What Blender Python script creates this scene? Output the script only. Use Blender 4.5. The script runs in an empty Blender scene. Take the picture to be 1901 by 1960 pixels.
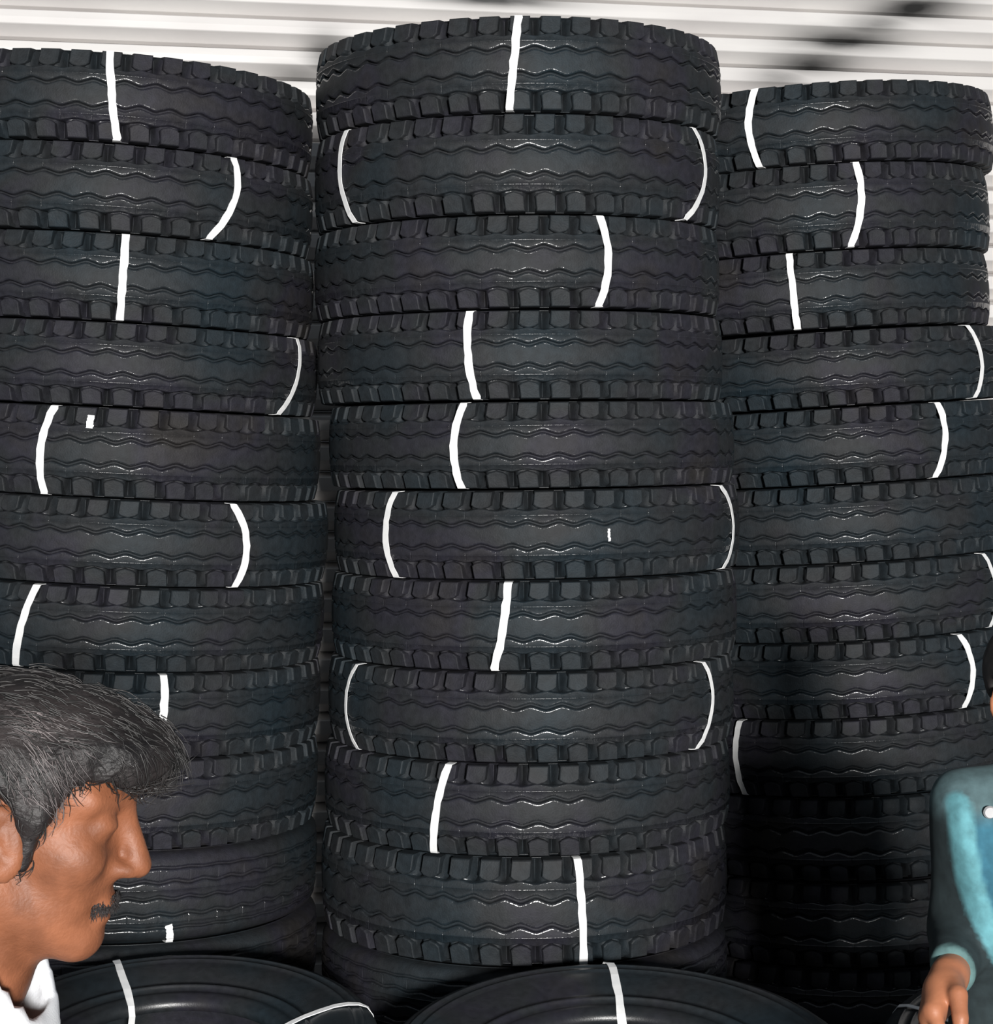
import bpy, bmesh, math, random
import numpy as np
from mathutils import Vector, Matrix, Euler

random.seed(7)
rng = np.random.default_rng(7)
SC = bpy.context.scene
COL = SC.collection
PI = math.pi

# ------------------------------------------------------------------ camera
F = 3730.0            # focal length in pixels of the 1901 px wide frame
W, H = 1901, 1960
PX0, HOR = 950.5, 850.0   # principal column and eye-level row
ZC = 1.85             # camera height

cam_data = bpy.data.cameras.new('camera')
cam_data.sensor_fit = 'HORIZONTAL'
cam_data.sensor_width = 36.0
cam_data.lens = 36.0 * F / W
cam_data.shift_y = -(H / 2 - HOR) / W
cam_data.clip_start = 0.05
cam = bpy.data.objects.new('camera', cam_data)
cam.location = (0, 0, ZC)
cam.rotation_euler = (PI / 2, 0, 0)
COL.objects.link(cam)
SC.camera = cam

# ------------------------------------------------------------------ light
world = bpy.data.worlds.new('world')
SC.world = world
world.use_nodes = True
bg = world.node_tree.nodes['Background']
bg.inputs[0].default_value = (0.80, 0.90, 1.0, 1)
bg.inputs[1].default_value = 0.115

def area_light(name, loc, target, sx, sy, power, col):
    l = bpy.data.lights.new(name, 'AREA')
    l.shape = 'RECTANGLE'; l.size = sx; l.size_y = sy
    l.energy = power; l.color = col
    o = bpy.data.objects.new(name, l)
    o.location = loc
    o.rotation_euler = (Vector(target) - Vector(loc)).to_track_quat('-Z', 'Y').to_euler()
    COL.objects.link(o)
    return o
area_light('shopfront_daylight', (1.25, -6.0, 2.5), (0.2, 5.0, 1.9), 0.95, 0.8, 1750, (1.0, 0.98, 0.95))

SC.view_settings.view_transform = 'Standard'
SC.view_settings.look = 'None'
SC.view_settings.gamma = 1.0
SC.view_settings.use_curve_mapping = False
SC.view_settings.exposure = 0.0

# ------------------------------------------------------------------ helpers
def tag(o, label=None, cat=None, group=None, kind=None):
    if label: o['label'] = label
    if cat: o['category'] = cat
    if group: o['group'] = group
    if kind: o['kind'] = kind
    return o

def link_mesh(name, me, parent=None):
    o = bpy.data.objects.new(name, me)
    COL.objects.link(o)
    if parent is not None: o.parent = parent
    return o

def make_mesh(name, verts, faces, mats, midx=None, smooth=True):
    me = bpy.data.meshes.new(name)
    me.from_pydata([tuple(map(float, v)) for v in verts], [], [tuple(map(int, f)) for f in faces])
    for m in mats: me.materials.append(m)
    n = len(me.polygons)
    if midx is not None: me.polygons.foreach_set('material_index', np.asarray(midx, dtype=np.int32))
    me.polygons.foreach_set('use_smooth', np.full(n, bool(smooth)))
    me.update()
    return me

def empty(name, loc, rot=(0, 0, 0)):
    o = bpy.data.objects.new(name, None)
    o.empty_display_size = 0.1
    o.location = loc; o.rotation_euler = rot
    COL.objects.link(o)
    return o

# ------------------------------------------------------------------ materials
def new_mat(name):
    m = bpy.data.materials.new(name); m.use_nodes = True
    return m, m.node_tree.nodes, m.node_tree.links, m.node_tree.nodes['Principled BSDF']

def noise_mat(name, c1, c2, scale=8, rough=0.6, bump=0.0, bscale=200, detail=4, spec=0.5, coord='Object', stretch=None):
    m, N, L, B = new_mat(name)
    tc = N.new('ShaderNodeTexCoord')
    src = tc.outputs[coord]
    if stretch:
        mp = N.new('ShaderNodeMapping'); mp.inputs['Scale'].default_value = stretch
        L.new(src, mp.inputs[0]); src = mp.outputs[0]
    nz = N.new('ShaderNodeTexNoise'); nz.inputs['Scale'].default_value = scale; nz.inputs['Detail'].default_value = detail
    L.new(src, nz.inputs['Vector'])
    cr = N.new('ShaderNodeValToRGB')
    cr.color_ramp.elements[0].position = 0.35; cr.color_ramp.elements[1].position = 0.65
    cr.color_ramp.elements[0].color = (*c1, 1); cr.color_ramp.elements[1].color = (*c2, 1)
    L.new(nz.outputs[0], cr.inputs[0]); L.new(cr.outputs[0], B.inputs['Base Color'])
    B.inputs['Roughness'].default_value = rough
    B.inputs['Specular IOR Level'].default_value = spec
    if bump:
        n2 = N.new('ShaderNodeTexNoise'); n2.inputs['Scale'].default_value = bscale; n2.inputs['Detail'].default_value = 3
        L.new(src, n2.inputs['Vector'])
        bp = N.new('ShaderNodeBump'); bp.inputs['Strength'].default_value = bump; bp.inputs['Distance'].default_value = 0.002
        L.new(n2.outputs[0], bp.inputs['Height']); L.new(bp.outputs[0], B.inputs['Normal'])
    return m

def rubber(name, dark, rough, spec, bump, bscale):
    '''black rubber with faint teal, violet and brown bloom'''
    m, N, L, B = new_mat(name)
    geo = N.new('ShaderNodeNewGeometry')
    nz = N.new('ShaderNodeTexNoise'); nz.inputs['Scale'].default_value = 3.3; nz.inputs['Detail'].default_value = 3
    L.new(geo.outputs['Position'], nz.inputs['Vector'])
    cr = N.new('ShaderNodeValToRGB'); e = cr.color_ramp.elements
    cols = [(0.30, (0.0140, 0.0225, 0.0290)), (0.42, (0.0175, 0.0232, 0.0278)), (0.51, (0.0205, 0.0225, 0.0250)), (0.59, (0.0215, 0.0212, 0.0295)), (0.70, (0.0240, 0.0222, 0.0222))]
    e[0].position = cols[0][0]; e[1].position = cols[-1][0]
    for p, c in cols[1:-1]: e.new(p)
    for q, (p, c) in zip(e, cols): q.color = (*[k * dark for k in c], 1)
    L.new(nz.outputs[0], cr.inputs[0])
    n3 = N.new('ShaderNodeTexNoise'); n3.inputs['Scale'].default_value = 60; n3.inputs['Detail'].default_value = 5
    L.new(geo.outputs['Position'], n3.inputs['Vector'])
    mr = N.new('ShaderNodeMapRange'); mr.inputs[1].default_value = .3; mr.inputs[2].default_value = .7; mr.inputs[3].default_value = .78; mr.inputs[4].default_value = 1.25
    L.new(n3.outputs[0], mr.inputs[0])
    mx = N.new('ShaderNodeMix'); mx.data_type = 'RGBA'; mx.blend_type = 'MULTIPLY'; mx.inputs[0].default_value = 1
    L.new(cr.outputs[0], mx.inputs[6]); L.new(mr.outputs[0], mx.inputs[7]); L.new(mx.outputs[2], B.inputs['Base Color'])
    B.inputs['Roughness'].default_value = rough; B.inputs['Specular IOR Level'].default_value = spec
    n2 = N.new('ShaderNodeTexNoise'); n2.inputs['Scale'].default_value = bscale; n2.inputs['Detail'].default_value = 3
    L.new(geo.outputs['Position'], n2.inputs['Vector'])
    bp = N.new('ShaderNodeBump'); bp.inputs['Strength'].default_value = bump; bp.inputs['Distance'].default_value = 0.002
    L.new(n2.outputs[0], bp.inputs['Height']); L.new(bp.outputs[0], B.inputs['Normal'])
    return m
M_RUB = rubber('tread_rubber', 0.84, 0.66, 0.28, 0.40, 230)
M_LIP = rubber('moulded_groove_rubber', 0.9, 0.25, 0.8, 1.0, 75)
M_SIDE = rubber('sidewall_rubber', 0.8, 0.36, 0.55, 0.15, 300)
M_LINER = rubber('liner_rubber', 0.75, 0.30, 0.5, 0.15, 220)
M_STRAP = noise_mat('white_strap', (0.80, 0.81, 0.82), (0.90, 0.90, 0.90), scale=30, rough=0.5, spec=0.3)
M_FLOOR = noise_mat('concrete_floor', (0.10, 0.10, 0.10), (0.17, 0.165, 0.16), scale=3, rough=0.8, bump=0.3, bscale=80)

# shutter paint, with soft dark blotches blended into the base colour
def shutter_material():
    m, N, L, B = new_mat('shutter_paint')
    geo = N.new('ShaderNodeNewGeometry')
    nz = N.new('ShaderNodeTexNoise'); nz.inputs['Scale'].default_value = 2.2; nz.inputs['Detail'].default_value = 5
    mp = N.new('ShaderNodeMapping'); mp.inputs['Scale'].default_value = (1, 1, 4)
    L.new(geo.outputs['Position'], mp.inputs[0]); L.new(mp.outputs[0], nz.inputs['Vector'])
    base = N.new('ShaderNodeValToRGB')
    base.color_ramp.elements[0].position = 0.3; base.color_ramp.elements[1].position = 0.62
    base.color_ramp.elements[0].color = (0.70, 0.675, 0.665, 1); base.color_ramp.elements[1].color = (0.79, 0.77, 0.755, 1)
    L.new(nz.outputs[0], base.inputs[0])
    sep = N.new('ShaderNodeSeparateXYZ'); L.new(geo.outputs['Position'], sep.inputs[0])
    def math_(op, a, b=None):
        n = N.new('ShaderNodeMath'); n.operation = op
        for i, v in enumerate((a, b)):
            if v is None: continue
            if isinstance(v, (int, float)): n.inputs[i].default_value = v
            else: L.new(v, n.inputs[i])
        return n.outputs[0]
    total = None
    # (x, z, half length, half height, slope, strength): dark blotches in wall coordinates
    for (x, z, rx, rz, sl, st) in DARK_BLOTCHES:
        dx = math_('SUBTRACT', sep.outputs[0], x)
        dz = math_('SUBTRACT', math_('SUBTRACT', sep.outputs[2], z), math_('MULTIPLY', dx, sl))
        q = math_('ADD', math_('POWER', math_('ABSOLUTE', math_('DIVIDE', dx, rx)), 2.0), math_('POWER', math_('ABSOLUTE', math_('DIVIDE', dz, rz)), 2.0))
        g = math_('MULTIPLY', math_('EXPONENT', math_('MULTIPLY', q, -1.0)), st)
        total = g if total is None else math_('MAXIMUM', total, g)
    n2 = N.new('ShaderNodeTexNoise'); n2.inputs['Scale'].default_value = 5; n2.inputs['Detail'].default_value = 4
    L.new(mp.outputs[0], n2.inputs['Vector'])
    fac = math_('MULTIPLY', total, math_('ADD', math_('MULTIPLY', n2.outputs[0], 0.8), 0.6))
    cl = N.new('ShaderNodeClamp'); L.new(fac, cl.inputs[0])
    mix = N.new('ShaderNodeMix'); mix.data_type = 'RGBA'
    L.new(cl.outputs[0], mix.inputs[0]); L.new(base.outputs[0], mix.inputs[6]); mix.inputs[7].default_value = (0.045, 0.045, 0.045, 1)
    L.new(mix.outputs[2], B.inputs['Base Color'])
    B.inputs['Roughness'].default_value = 0.45
    B.inputs['Specular IOR Level'].default_value = 0.4
    return m

# ------------------------------------------------------------------ floor and shutter
fm = make_mesh('floor', [(-4, -8, 0), (5, -8, 0), (5, 8.5, 0), (-4, 8.5, 0)], [(0, 1, 2, 3)], [M_FLOOR], smooth=False)
tag(link_mesh('floor', fm), kind='structure')

SH_Y0, SH_M = 6.42, 0.190       # shutter plane Y = SH_Y0 + SH_M * X
def shutter_pt(px, py):
    t = (px - PX0) / F
    X = SH_Y0 * t / (1 - SH_M * t)
    Y = SH_Y0 + SH_M * X
    return X, ZC + (HOR - py) * Y / F
DARK_BLOTCHES = []
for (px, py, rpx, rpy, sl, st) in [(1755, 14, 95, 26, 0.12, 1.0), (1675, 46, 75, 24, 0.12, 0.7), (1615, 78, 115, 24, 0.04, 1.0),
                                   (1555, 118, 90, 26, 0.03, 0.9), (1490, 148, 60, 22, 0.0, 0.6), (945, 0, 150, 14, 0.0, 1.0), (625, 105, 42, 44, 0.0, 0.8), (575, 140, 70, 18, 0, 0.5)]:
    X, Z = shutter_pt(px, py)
    DARK_BLOTCHES.append((X, Z, rpx * 6.45 / F, rpy * 6.45 / F, sl, st))
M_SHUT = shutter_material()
M_RAIL = noise_mat('shutter_rail_steel', (0.30, 0.30, 0.31), (0.40, 0.40, 0.41), scale=5, rough=0.5)

def build_shutter():
    root = empty('door_1', (0, SH_Y0, 0), (0, 0, math.atan(SH_M)))
    tag(root, kind='structure')
    pitch = 0.0985
    # slat section, local y towards +y is away from the camera
    prof = [(0.0855, 0.0175), (0.002, 0.0003), (0.000, -0.0015), (-0.0005, -0.022), (0.0005, -0.0425), (0.0025, -0.0452), (0.028, -0.0600), (0.053, -0.0745), (0.0560, -0.0758), (0.0840, -0.0805),
            (0.090, -0.0805), (0.090, 0.0175)]
    xs = np.linspace(-3.2, 3.4, 12)
    v, f = [], []
    n = len(prof)
    for x in xs:
        for (y, z) in prof: v.append((x, y, z))
    for i in range(len(xs) - 1):
        for j in range(n):
            k = (j + 1) % n
            f.append((i * n + j, (i + 1) * n + j, (i + 1) * n + k, i * n + k))
    f.append(tuple(range(n))); f.append(tuple(reversed([(len(xs) - 1) * n + j for j in range(n)])))
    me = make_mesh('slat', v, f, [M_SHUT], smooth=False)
    ztop = shutter_pt(0, 16)[1]
    nup = 8
    z = ztop + nup * pitch
    # slat top edges line up with a dark joint at row 22 of the photo's left edge
    while z - pitch > 0.02:
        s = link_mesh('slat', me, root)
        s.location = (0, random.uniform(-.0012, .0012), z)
        z -= pitch
    bb = bmesh.new()
    for x in (-3.25, 3.45):
        r = bmesh.ops.create_cube(bb, size=1)
        bmesh.ops.scale(bb, vec=(0.10, 0.09, 4.2), verts=r['verts'])
        bmesh.ops.translate(bb, vec=(x, 0.01, 2.1), verts=r['verts'])
    bm_list = []
    for x in (-3.25, 3.45):
        b2 = bmesh.new()
        r = bmesh.ops.create_cube(b2, size=1)
        bmesh.ops.scale(b2, vec=(0.10, 0.12, 4.2), verts=r['verts'])
        bmesh.ops.translate(b2, vec=(x, 0.02, 2.1), verts=r['verts'])
        bmesh.ops.bevel(b2, geom=b2.edges[:], offset=0.008, segments=1, affect='EDGES')
        me2 = bpy.data.meshes.new('guide_rail'); b2.to_mesh(me2); b2.free(); me2.materials.append(M_RAIL)
        link_mesh('guide_rail', me2, root)
    bb.free()
build_shutter()

# ------------------------------------------------------------------ tyres
RT = 0.520            # crown radius
HALF = 0.1075         # half height of the nominal section
NP = 44               # lug pitches round the tyre
UCOL = [0, .09, .17, .25, .33, .41, .468, .484, .5, .516, .532, .59, .67, .75, .83, .91]
SUB = len(UCOL)       # columns per pitch
PITCH = 2 * PI / NP

def crown(z): return RT - 0.62 * z * z

def tri(u):
    u = u % 1.0
    t = 1 - 4 * abs(u - 0.5)
    return max(-0.78, min(0.78, t)) / 0.78

def tread_rows(grooves, ridges, zmax, floor_from=None, floor_depth=0.014):
    """rows (z, depth below crown, zigzag amplitude, phase, material of the strip up to next row)"""
    rows = [(-zmax, 0.016, 0, 0, 0)]
    feats = []
    for (zc, hw, dep, amp, ph) in grooves:
        feats.append((zc, [(-hw - .0054, 0.0, amp, ph, 1), (-hw - .0034, .0004, amp, ph, 1), (-hw - .0018, .0014, amp, ph, 1), (-hw - .0006, .0030, amp, ph, 1), (-hw, .0058, amp, ph, 0), (-hw + .0006, dep, amp, ph, 0),
                           (hw - .0006, dep, amp, ph, 0), (hw, .0058, amp, ph, 1), (hw + .0006, .0030, amp, ph, 1), (hw + .0018, .0014, amp, ph, 1), (hw + .0034, .0004, amp, ph, 1), (hw + .0054, 0.0, amp, ph, 0)]))
    for (zc, hgt) in ridges:
        feats.append((zc, [(-.0012, 0, 0, 0, 1), (-.0006, -hgt, 0, 0, 1), (.0006, -hgt, 0, 0, 1), (.0012, 0, 0, 0, 0)]))
    feats.sort(key=lambda q: q[0])
    body = []
    for (zc, lst) in feats:
        for (dz, d, a, p, mi) in lst: body.append((zc + dz, d, a, p, mi))
    return rows, body

def ring_mesh(rows, mats, extra=None, name='tread'):
    ncol = NP * SUB
    v, f, mi = [], [], []
    nr = len(rows)
    for c in range(ncol):
        u = UCOL[c % SUB]
        a = (c // SUB + u) * PITCH - PI / 2
        sipe = .0045 if u == .5 else 0.0
        ca, sa = math.cos(a), math.sin(a)
        for (z, d, amp, ph, m) in rows:
            zz = z + (amp * tri(u + ph) if amp else 0)
            if ph >= 8: d = d + (.038 if ph == 9 else .012) * max(0.0, 1 - abs(u - .5) / .19)      # V-shaped slots between the lugs
            r = crown(z) - d - (sipe if (.0365 < abs(z) < .0585 and d < .002) else 0)
            v.append((r * ca, r * sa, zz))
    for c in range(ncol):
        c2 = (c + 1) % ncol
        for j in range(nr - 1):
            f.append((c * nr + j, c2 * nr + j, c2 * nr + j + 1, c * nr + j + 1)); mi.append(rows[j][4])
    if extra:
        for (ev, ef) in extra:
            o = len(v)
            v.extend(ev); f.extend([tuple(i + o for i in q) for q in ef]); mi.extend([0] * len(ef))
    return make_mesh(name, v, f, mats, mi)

# one shoulder lug, centred on the camera side of the tyre (-Y); s = arc length, z = height
def lug_geometry(sign, a0=0.0, skew=0.004):
    w = RT * PITCH * 0.318
    zi, zo = 0.0665, 0.1045
    def outline(e, so=0.0):
        # rounded block with a blunt point on the inner edge
        q = [(-w, zo), (w, zo), (w + .0005, zi + .006), (w - .007, zi), (0.0, zi - .0045), (-w + .007, zi), (-w - .0005, zi + .006)]
        c = (0, (zi + zo) / 2)
        return [(c[0] + (s - c[0]) * (1 - e / w), c[1] + (z - c[1]) * (1 - e / 0.019)) for (s, z) in q]
    levels = [(-0.0016, 0.0275), (0.0, 0.0042), (0.0008, 0.0018), (0.0026, 0.0002)]
    v, f = [], []
    n = 7
    for (e, d) in levels:
        for (s, z) in outline(e):
            sh = 0.0 if z < 0.098 else 0.0028
            a = a0 + (s + skew * (z - zi) / 0.04) / RT
            r = crown(z) - d - sh
            v.append((r * math.sin(a), -r * math.cos(a), sign * z))
    for l in range(len(levels) - 1):
        for j in range(n):
            k = (j + 1) % n
            q = (l * n + j, l * n + k, (l + 1) * n + k, (l + 1) * n + j)
            f.append(q if sign < 0 else tuple(reversed(q)))
    top = tuple((len(levels) - 1) * n + j for j in range(n))
    f.append(top if sign < 0 else tuple(reversed(top)))
    # shoulder face running down to the sidewall
    b = len(v)
    for s in (-w + .001, w - .001):
        a = a0 + (s + skew) / RT
        v.append(((RT - 0.034) * math.sin(a), -(RT - 0.034) * math.cos(a), sign * 0.1050))
    q = (0, 1, b + 1, b)      # base outer edge to sidewall
    l3 = n                    # level 1 outer edge
    f.append((l3, l3 + 1, b + 1, b) if sign > 0 else (b, b + 1, l3 + 1, l3))
    return v, f

FRONT = 12            # lugs either side of the front that are objects of their own
rear = []
for k in range(FRONT + 1, NP - FRONT):
    for sg in (1, -1): rear.append(lug_geometry(sg, k * PITCH))
allb = []
for k in range(NP):
    for sg in (1, -1): allb.append(lug_geometry(sg, k * PITCH))

def build_tread(kind):
    if kind == 'lug':
        gro = [(0.0280, 0.0030, 0.016, 0.0048, 0.0), (-0.0280, 0.0030, 0.016, 0.0048, 0.5)]
        rid = [(0.0475, 0.0011), (-0.0475, 0.0011)]
        edge = [(0.0590, 0.0, .0028, 0.5, 1), (0.0608, .0010, .0028, 0.5, 1), (0.0618, .0035, .0028, .5, 1), (0.0624, .0200, .0028, .5, 0), (0.066, .010, 0, 9, 0), (0.0960, .010, 0, 9, 0), (0.1045, .034, 0, 8, 0)]
        zmax = None
    else:
        gro = [(0.0, .0026, .010, .0030, 0), (0.038, .0030, .010, .0030, .5), (-0.038, .0030, .010, .0030, 0.0), (0.070, .0022, .008, 0.0012, 0), (-0.070, .0022, .008, 0.0012, 0)]
        rid = [(0.020, .0010), (-0.055, .0010)]
        edge = [(0.0800, .0004, 0, 0, 0), (0.0880, .0030, 0, 0, 0), (0.0960, .0090, 0, 0, 0), (0.1015, .0180, 0, 0, 0), (0.1045, .034, 0, 0, 0)]
    _, body = tread_rows(gro, rid, 0.1)
    body.sort(key=lambda q: q[0])
    low = [(-z, d, a, p, 0) for (z, d, a, p, m) in reversed(edge)]
    for i in range(len(low)):
        if abs(low[i][0]) < 0.064 and kind == 'lug': low[i] = low[i][:4] + (1,)
    mid = []
    for r in body: mid.append(r)
    rows = low + mid + edge
    # keep plain rib faces flat by giving them a middle row
    out = []
    for i, r in enumerate(rows):
        out.append(r)
        if i + 1 < len(rows) and rows[i + 1][0] - r[0] > 0.012 and abs(r[1]) < 0.001 and abs(rows[i + 1][1]) < 0.001:
            out.append(((r[0] + rows[i + 1][0]) / 2, 0, 0, 0, 0))
    return out

ROWS_LUG = build_tread('lug')
ROWS_RIB = build_tread('rib')
ME_TREAD = ring_mesh(ROWS_LUG, [M_RUB, M_LIP], rear)
ME_TREAD_ALL = ring_mesh(ROWS_LUG, [M_RUB, M_LIP], allb)
ME_TREAD_RIB = ring_mesh(ROWS_RIB, [M_RUB, M_LIP])
ME_LUG = {}
for sg in (1, -1):
    v, f = lug_geometry(sg)
    ME_LUG[sg] = make_mesh('tread_block', v, f, [M_RUB], smooth=False)

def build_casing():
    up = [(0.4600, 0.0900), (0.4660, 0.0985), (0.4720, 0.1035), (0.476, 0.1046), (0.482, 0.1046), (0.481, 0.1060), (0.476, 0.1060), (0.475, 0.1048), (0.462, 0.1050),
          (0.455, 0.1052), (0.454, 0.1062), (0.450, 0.1062), (0.449, 0.1052), (0.430, 0.1044), (0.405, 0.1015), (0.380, 0.0960), (0.360, 0.0905), (0.350, 0.0880), (0.349, 0.0895), (0.343, 0.0878),
          (0.342, 0.0855), (0.325, 0.0810), (0.322, 0.0820), (0.312, 0.0805), (0.302, 0.0780), (0.292, 0.0740)]
    inner = [(0.286, 0.066), (0.287, 0.058), (0.297, 0.056), (0.318, 0.063), (0.350, 0.072), (0.400, 0.084), (0.430, 0.086), (0.445, 0.076), (0.452, 0.045), (0.454, 0.0)]
    half = up + inner
    prof = half + [(r, -z) for (r, z) in reversed(half[:-1])]
    n = 96; m = len(prof)
    v, f, mi = [], [], []
    for i in range(n):
        a = 2 * PI * i / n
        for (r, z) in prof: v.append((r * math.cos(a), r * math.sin(a), z))
    lo, hi = len(up) + 1, m - len(up) - 2
    for i in range(n):
        k = (i + 1) % n
        for j in range(m - 1):
            f.append((i * m + j, i * m + j + 1, k * m + j + 1, k * m + j)); mi.append(1 if lo <= j <= hi else 0)
        # the belt under the tread closes the section
        f.append((i * m + m - 1, i * m, k * m, k * m + m - 1)); mi.append(0)
    return make_mesh('casing', v, f, [M_SIDE, M_LINER], mi)
ME_CASING = build_casing()

def strap_mesh(path, width, seed):
    """path: list of (angle from the front, r, z); a flat strip laid along it"""
    r_ = random.Random(seed)
    v, f = [], []
    P = [Vector((r * math.sin(a), -r * math.cos(a), z)) for (a, r, z) in path]
    n = len(P)
    for i in range(n):
        t = (P[min(i + 1, n - 1)] - P[max(i - 1, 0)]).normalized()
        a, r, z = path[i]
        tang = Vector((math.cos(a), math.sin(a), 0))
        side = (tang - t * tang.dot(t)).normalized()
        nor = side.cross(t).normalized()
        if nor.dot(Vector((math.sin(a), -math.cos(a), 0)) * 0.6 + Vector((0, 0, 1 if z > 0 else -1)) * 0.4) < 0: nor = -nor
        w = width * 0.5 * (1 + r_.uniform(-.10, .10))
        off = r_.uniform(-.0012, .0012)
        for (sx, h) in ((-1, 0), (1, 0), (1, .0014), (-1, .0014)):
            v.append(P[i] + side * (w * sx + off) + nor * h)
    for i in range(n - 1):
        for j in range(4):
            k = (j + 1) % 4
            f.append((i * 4 + j, i * 4 + k, (i + 1) * 4 + k, (i + 1) * 4 + j))
    f.append((3, 2, 1, 0)); b = (n - 1) * 4; f.append((b, b + 1, b + 2, b + 3))
    me = make_mesh('strap', v, f, [M_STRAP], smooth=False)
    bm = bmesh.new(); bm.from_mesh(me); bmesh.ops.recalc_face_normals(bm, faces=bm.faces[:]); bm.to_mesh(me); bm.free()
    return me

def tread_strap_path(a_list, z_from=1.0, z_to=-1.0, tuck=(True, True)):
    """a_list: azimuths from top to bottom, evenly spaced over the tread"""
    prof = []
    if tuck[0]: prof += [(0.486, 0.1052, 0), (0.4985, 0.1050, 0), (0.5100, 0.1036, 0)]
    zs = np.linspace(0.100 * z_from, 0.100 * z_to, 13)
    for z in zs: prof.append((crown(z) + 0.0012 - (0.003 if abs(z) > 0.095 else 0), z, 1))
    if tuck[1]: prof += [(0.5100, -0.1036, 0), (0.4985, -0.1050, 0), (0.486, -0.1052, 0)]
    n = len(prof); path = []
    pos = np.linspace(0, 1, len(a_list))
    k = [i for i, p in enumerate(prof) if p[2]]
    for i, (r, z, on) in enumerate(prof):
        t = (i - k[0]) / (k[-1] - k[0]); t = min(1, max(0, t))
        # smooth quadratic/linear interpolation through the listed azimuths
        if len(a_list) == 3:
            a0, a1, a2 = a_list
            a = a0 * (1 - t) * (1 - 2 * t) + a1 * 4 * t * (1 - t) + a2 * t * (2 * t - 1)
        else: a = float(np.interp(t, pos, a_list))
        path.append((a, r, z))
    return path

def azimuth(px, X0, d):
    t = (px - PX0) / F
    best = min((abs((X0 + RT * math.sin(a)) / (d - RT * math.cos(a)) - t), a) for a in np.linspace(-1.40, 1.40, 1401))
    return best[1]

_seed = [0]
def make_tyre(loc, tilt, kind, label, group, straps=(), zscale=1.0, rscale=1.0, detail=True, X0=None, d=None, spin=0.0, pitchx=0.0, custom=()):
    root = empty('tyre', loc)
    root.rotation_euler = Euler((pitchx, tilt, 0))
    root.scale = (rscale, rscale, zscale)
    tag(root, label, 'tyre', group)
    link_mesh('casing', ME_CASING, root)
    if kind == 'lug':
        t = link_mesh('tread', ME_TREAD if detail else ME_TREAD_ALL, root)
        t.rotation_euler.z = spin
        if detail:
            for k in range(-FRONT, FRONT + 1):
                for sg in (1, -1):
                    b = link_mesh('tread_block', ME_LUG[sg], root)
                    b.rotation_euler.z = spin + k * PITCH
    else:
        t = link_mesh('tread', ME_TREAD_RIB, root)
        t.rotation_euler.z = spin
    for s in straps:
        _seed[0] += 1
        az = [azimuth(p, X0, d) for p in s['px']]
        me = strap_mesh(tread_strap_path(az, s.get('z0', 1), s.get('z1', -1), s.get('tuck', (True, True))), s.get('w', 0.0185), _seed[0])
        o = link_mesh(s.get('name', 'strap'), me, root)
        o['label'] = s.get('label', 'narrow white strap wrapped over the tread')
    for path, w in custom:
        _seed[0] += 1
        o = link_mesh('strap', strap_mesh(path, w, _seed[0]), root)
        o['label'] = 'narrow white strap wrapped over the sidewall'
    return root

ORD = ['topmost', 'second from top', 'third from top', 'fourth from top', 'fifth from top', 'sixth from top', 'seventh from top',
       'eighth from top', 'ninth from top', 'tenth from top', 'eleventh from top', 'twelfth from top', 'bottom one']

def S(*px, **k): return dict(px=px, **k)

def build_stack(side, d, seams, cxs, tilts, straps, notes, extra, kinds):
    zs = [ZC + (HOR - y) * (d - RT) / F for y in seams]
    n_vis = len(zs) - 1
    zb = zs[-1]
    for e in range(extra): zs.append(zb * (1 - (e + 1) / extra))
    n = len(zs) - 1
    for i in range(n):
        top, bot = zs[i], zs[i + 1]
        hidden = i >= n_vis
        cx = cxs[min(i, len(cxs) - 1)]
        tl = tilts[min(i, len(tilts) - 1)]
        if hidden: tl = tl * (1 - (i - n_vis + 1) / extra)
        X0 = (cx - PX0) / F * d
        zsc = ((top - bot) - (0.010 if hidden else 0.0022)) / (2 * HALF)
        kind = kinds.get(i, 'lug')
        label = 'black tyre, %s %s stack, %s' % ((ORD[i] + (' of' if i else ' in')) if i < n - 1 else 'bottom one of', side, notes[i] if i < len(notes) else 'hidden behind the front tyres')
        make_tyre((X0, d, (top + bot) / 2), math.radians(tl), kind, label, 'tyres of the %s stack' % side, straps.get(i, ()), zsc, 1.0,
                  detail=not hidden, X0=X0, d=d, spin=random.uniform(-.5, .5) * PITCH)

# middle stack
build_stack('middle', 5.027, [24, 212, 407, 590, 766, 937, 1112, 1288, 1465, 1645, 1856],
    [992, 990, 989, 995, 1017, 1027, 1022, 1016, 1009, 1003], [-0.6, -0.6, -0.8, -0.5, -0.7, -0.9, -0.6, -0.5, -0.4, -0.4],
    {0: [S(993, 984, 974)], 1: [S(658, 652, 672, w=.017), S(1336, 1349, 1318, w=.016)], 2: [S(1152, 1164, 1148)], 3: [S(898, 896, 910)], 4: [S(886, 869, 880)],
     5: [S(752, 739, 752), S(1388, 1403, 1390, w=.016), S(1165, 1166, z0=.12, z1=-.18, tuck=(False, False), w=.006, name='chalk_mark', label='small white chalk mark on the centre rib')],
     6: [S(973, 963, 945)], 7: [S(677, 663, 677, w=.012), S(1354, 1363, 1340, w=.014)], 8: [S(857, 836, 827)], 9: [S(1108, 1114, 1118)], 10: [S(1166, 1169, 1170, w=.014)]},
    ['white strap near its centre', 'white straps near both edges', 'white strap right of centre', 'white strap left of centre', 'bowed white strap left of centre',
     'white straps at both edges and small mark', 'slanting white strap at centre', 'thin white straps near both edges', 'slanting white strap at left', 'white strap right of centre',
     'strap end showing behind the front tyre'], 3, {10: 'rib'})

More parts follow.
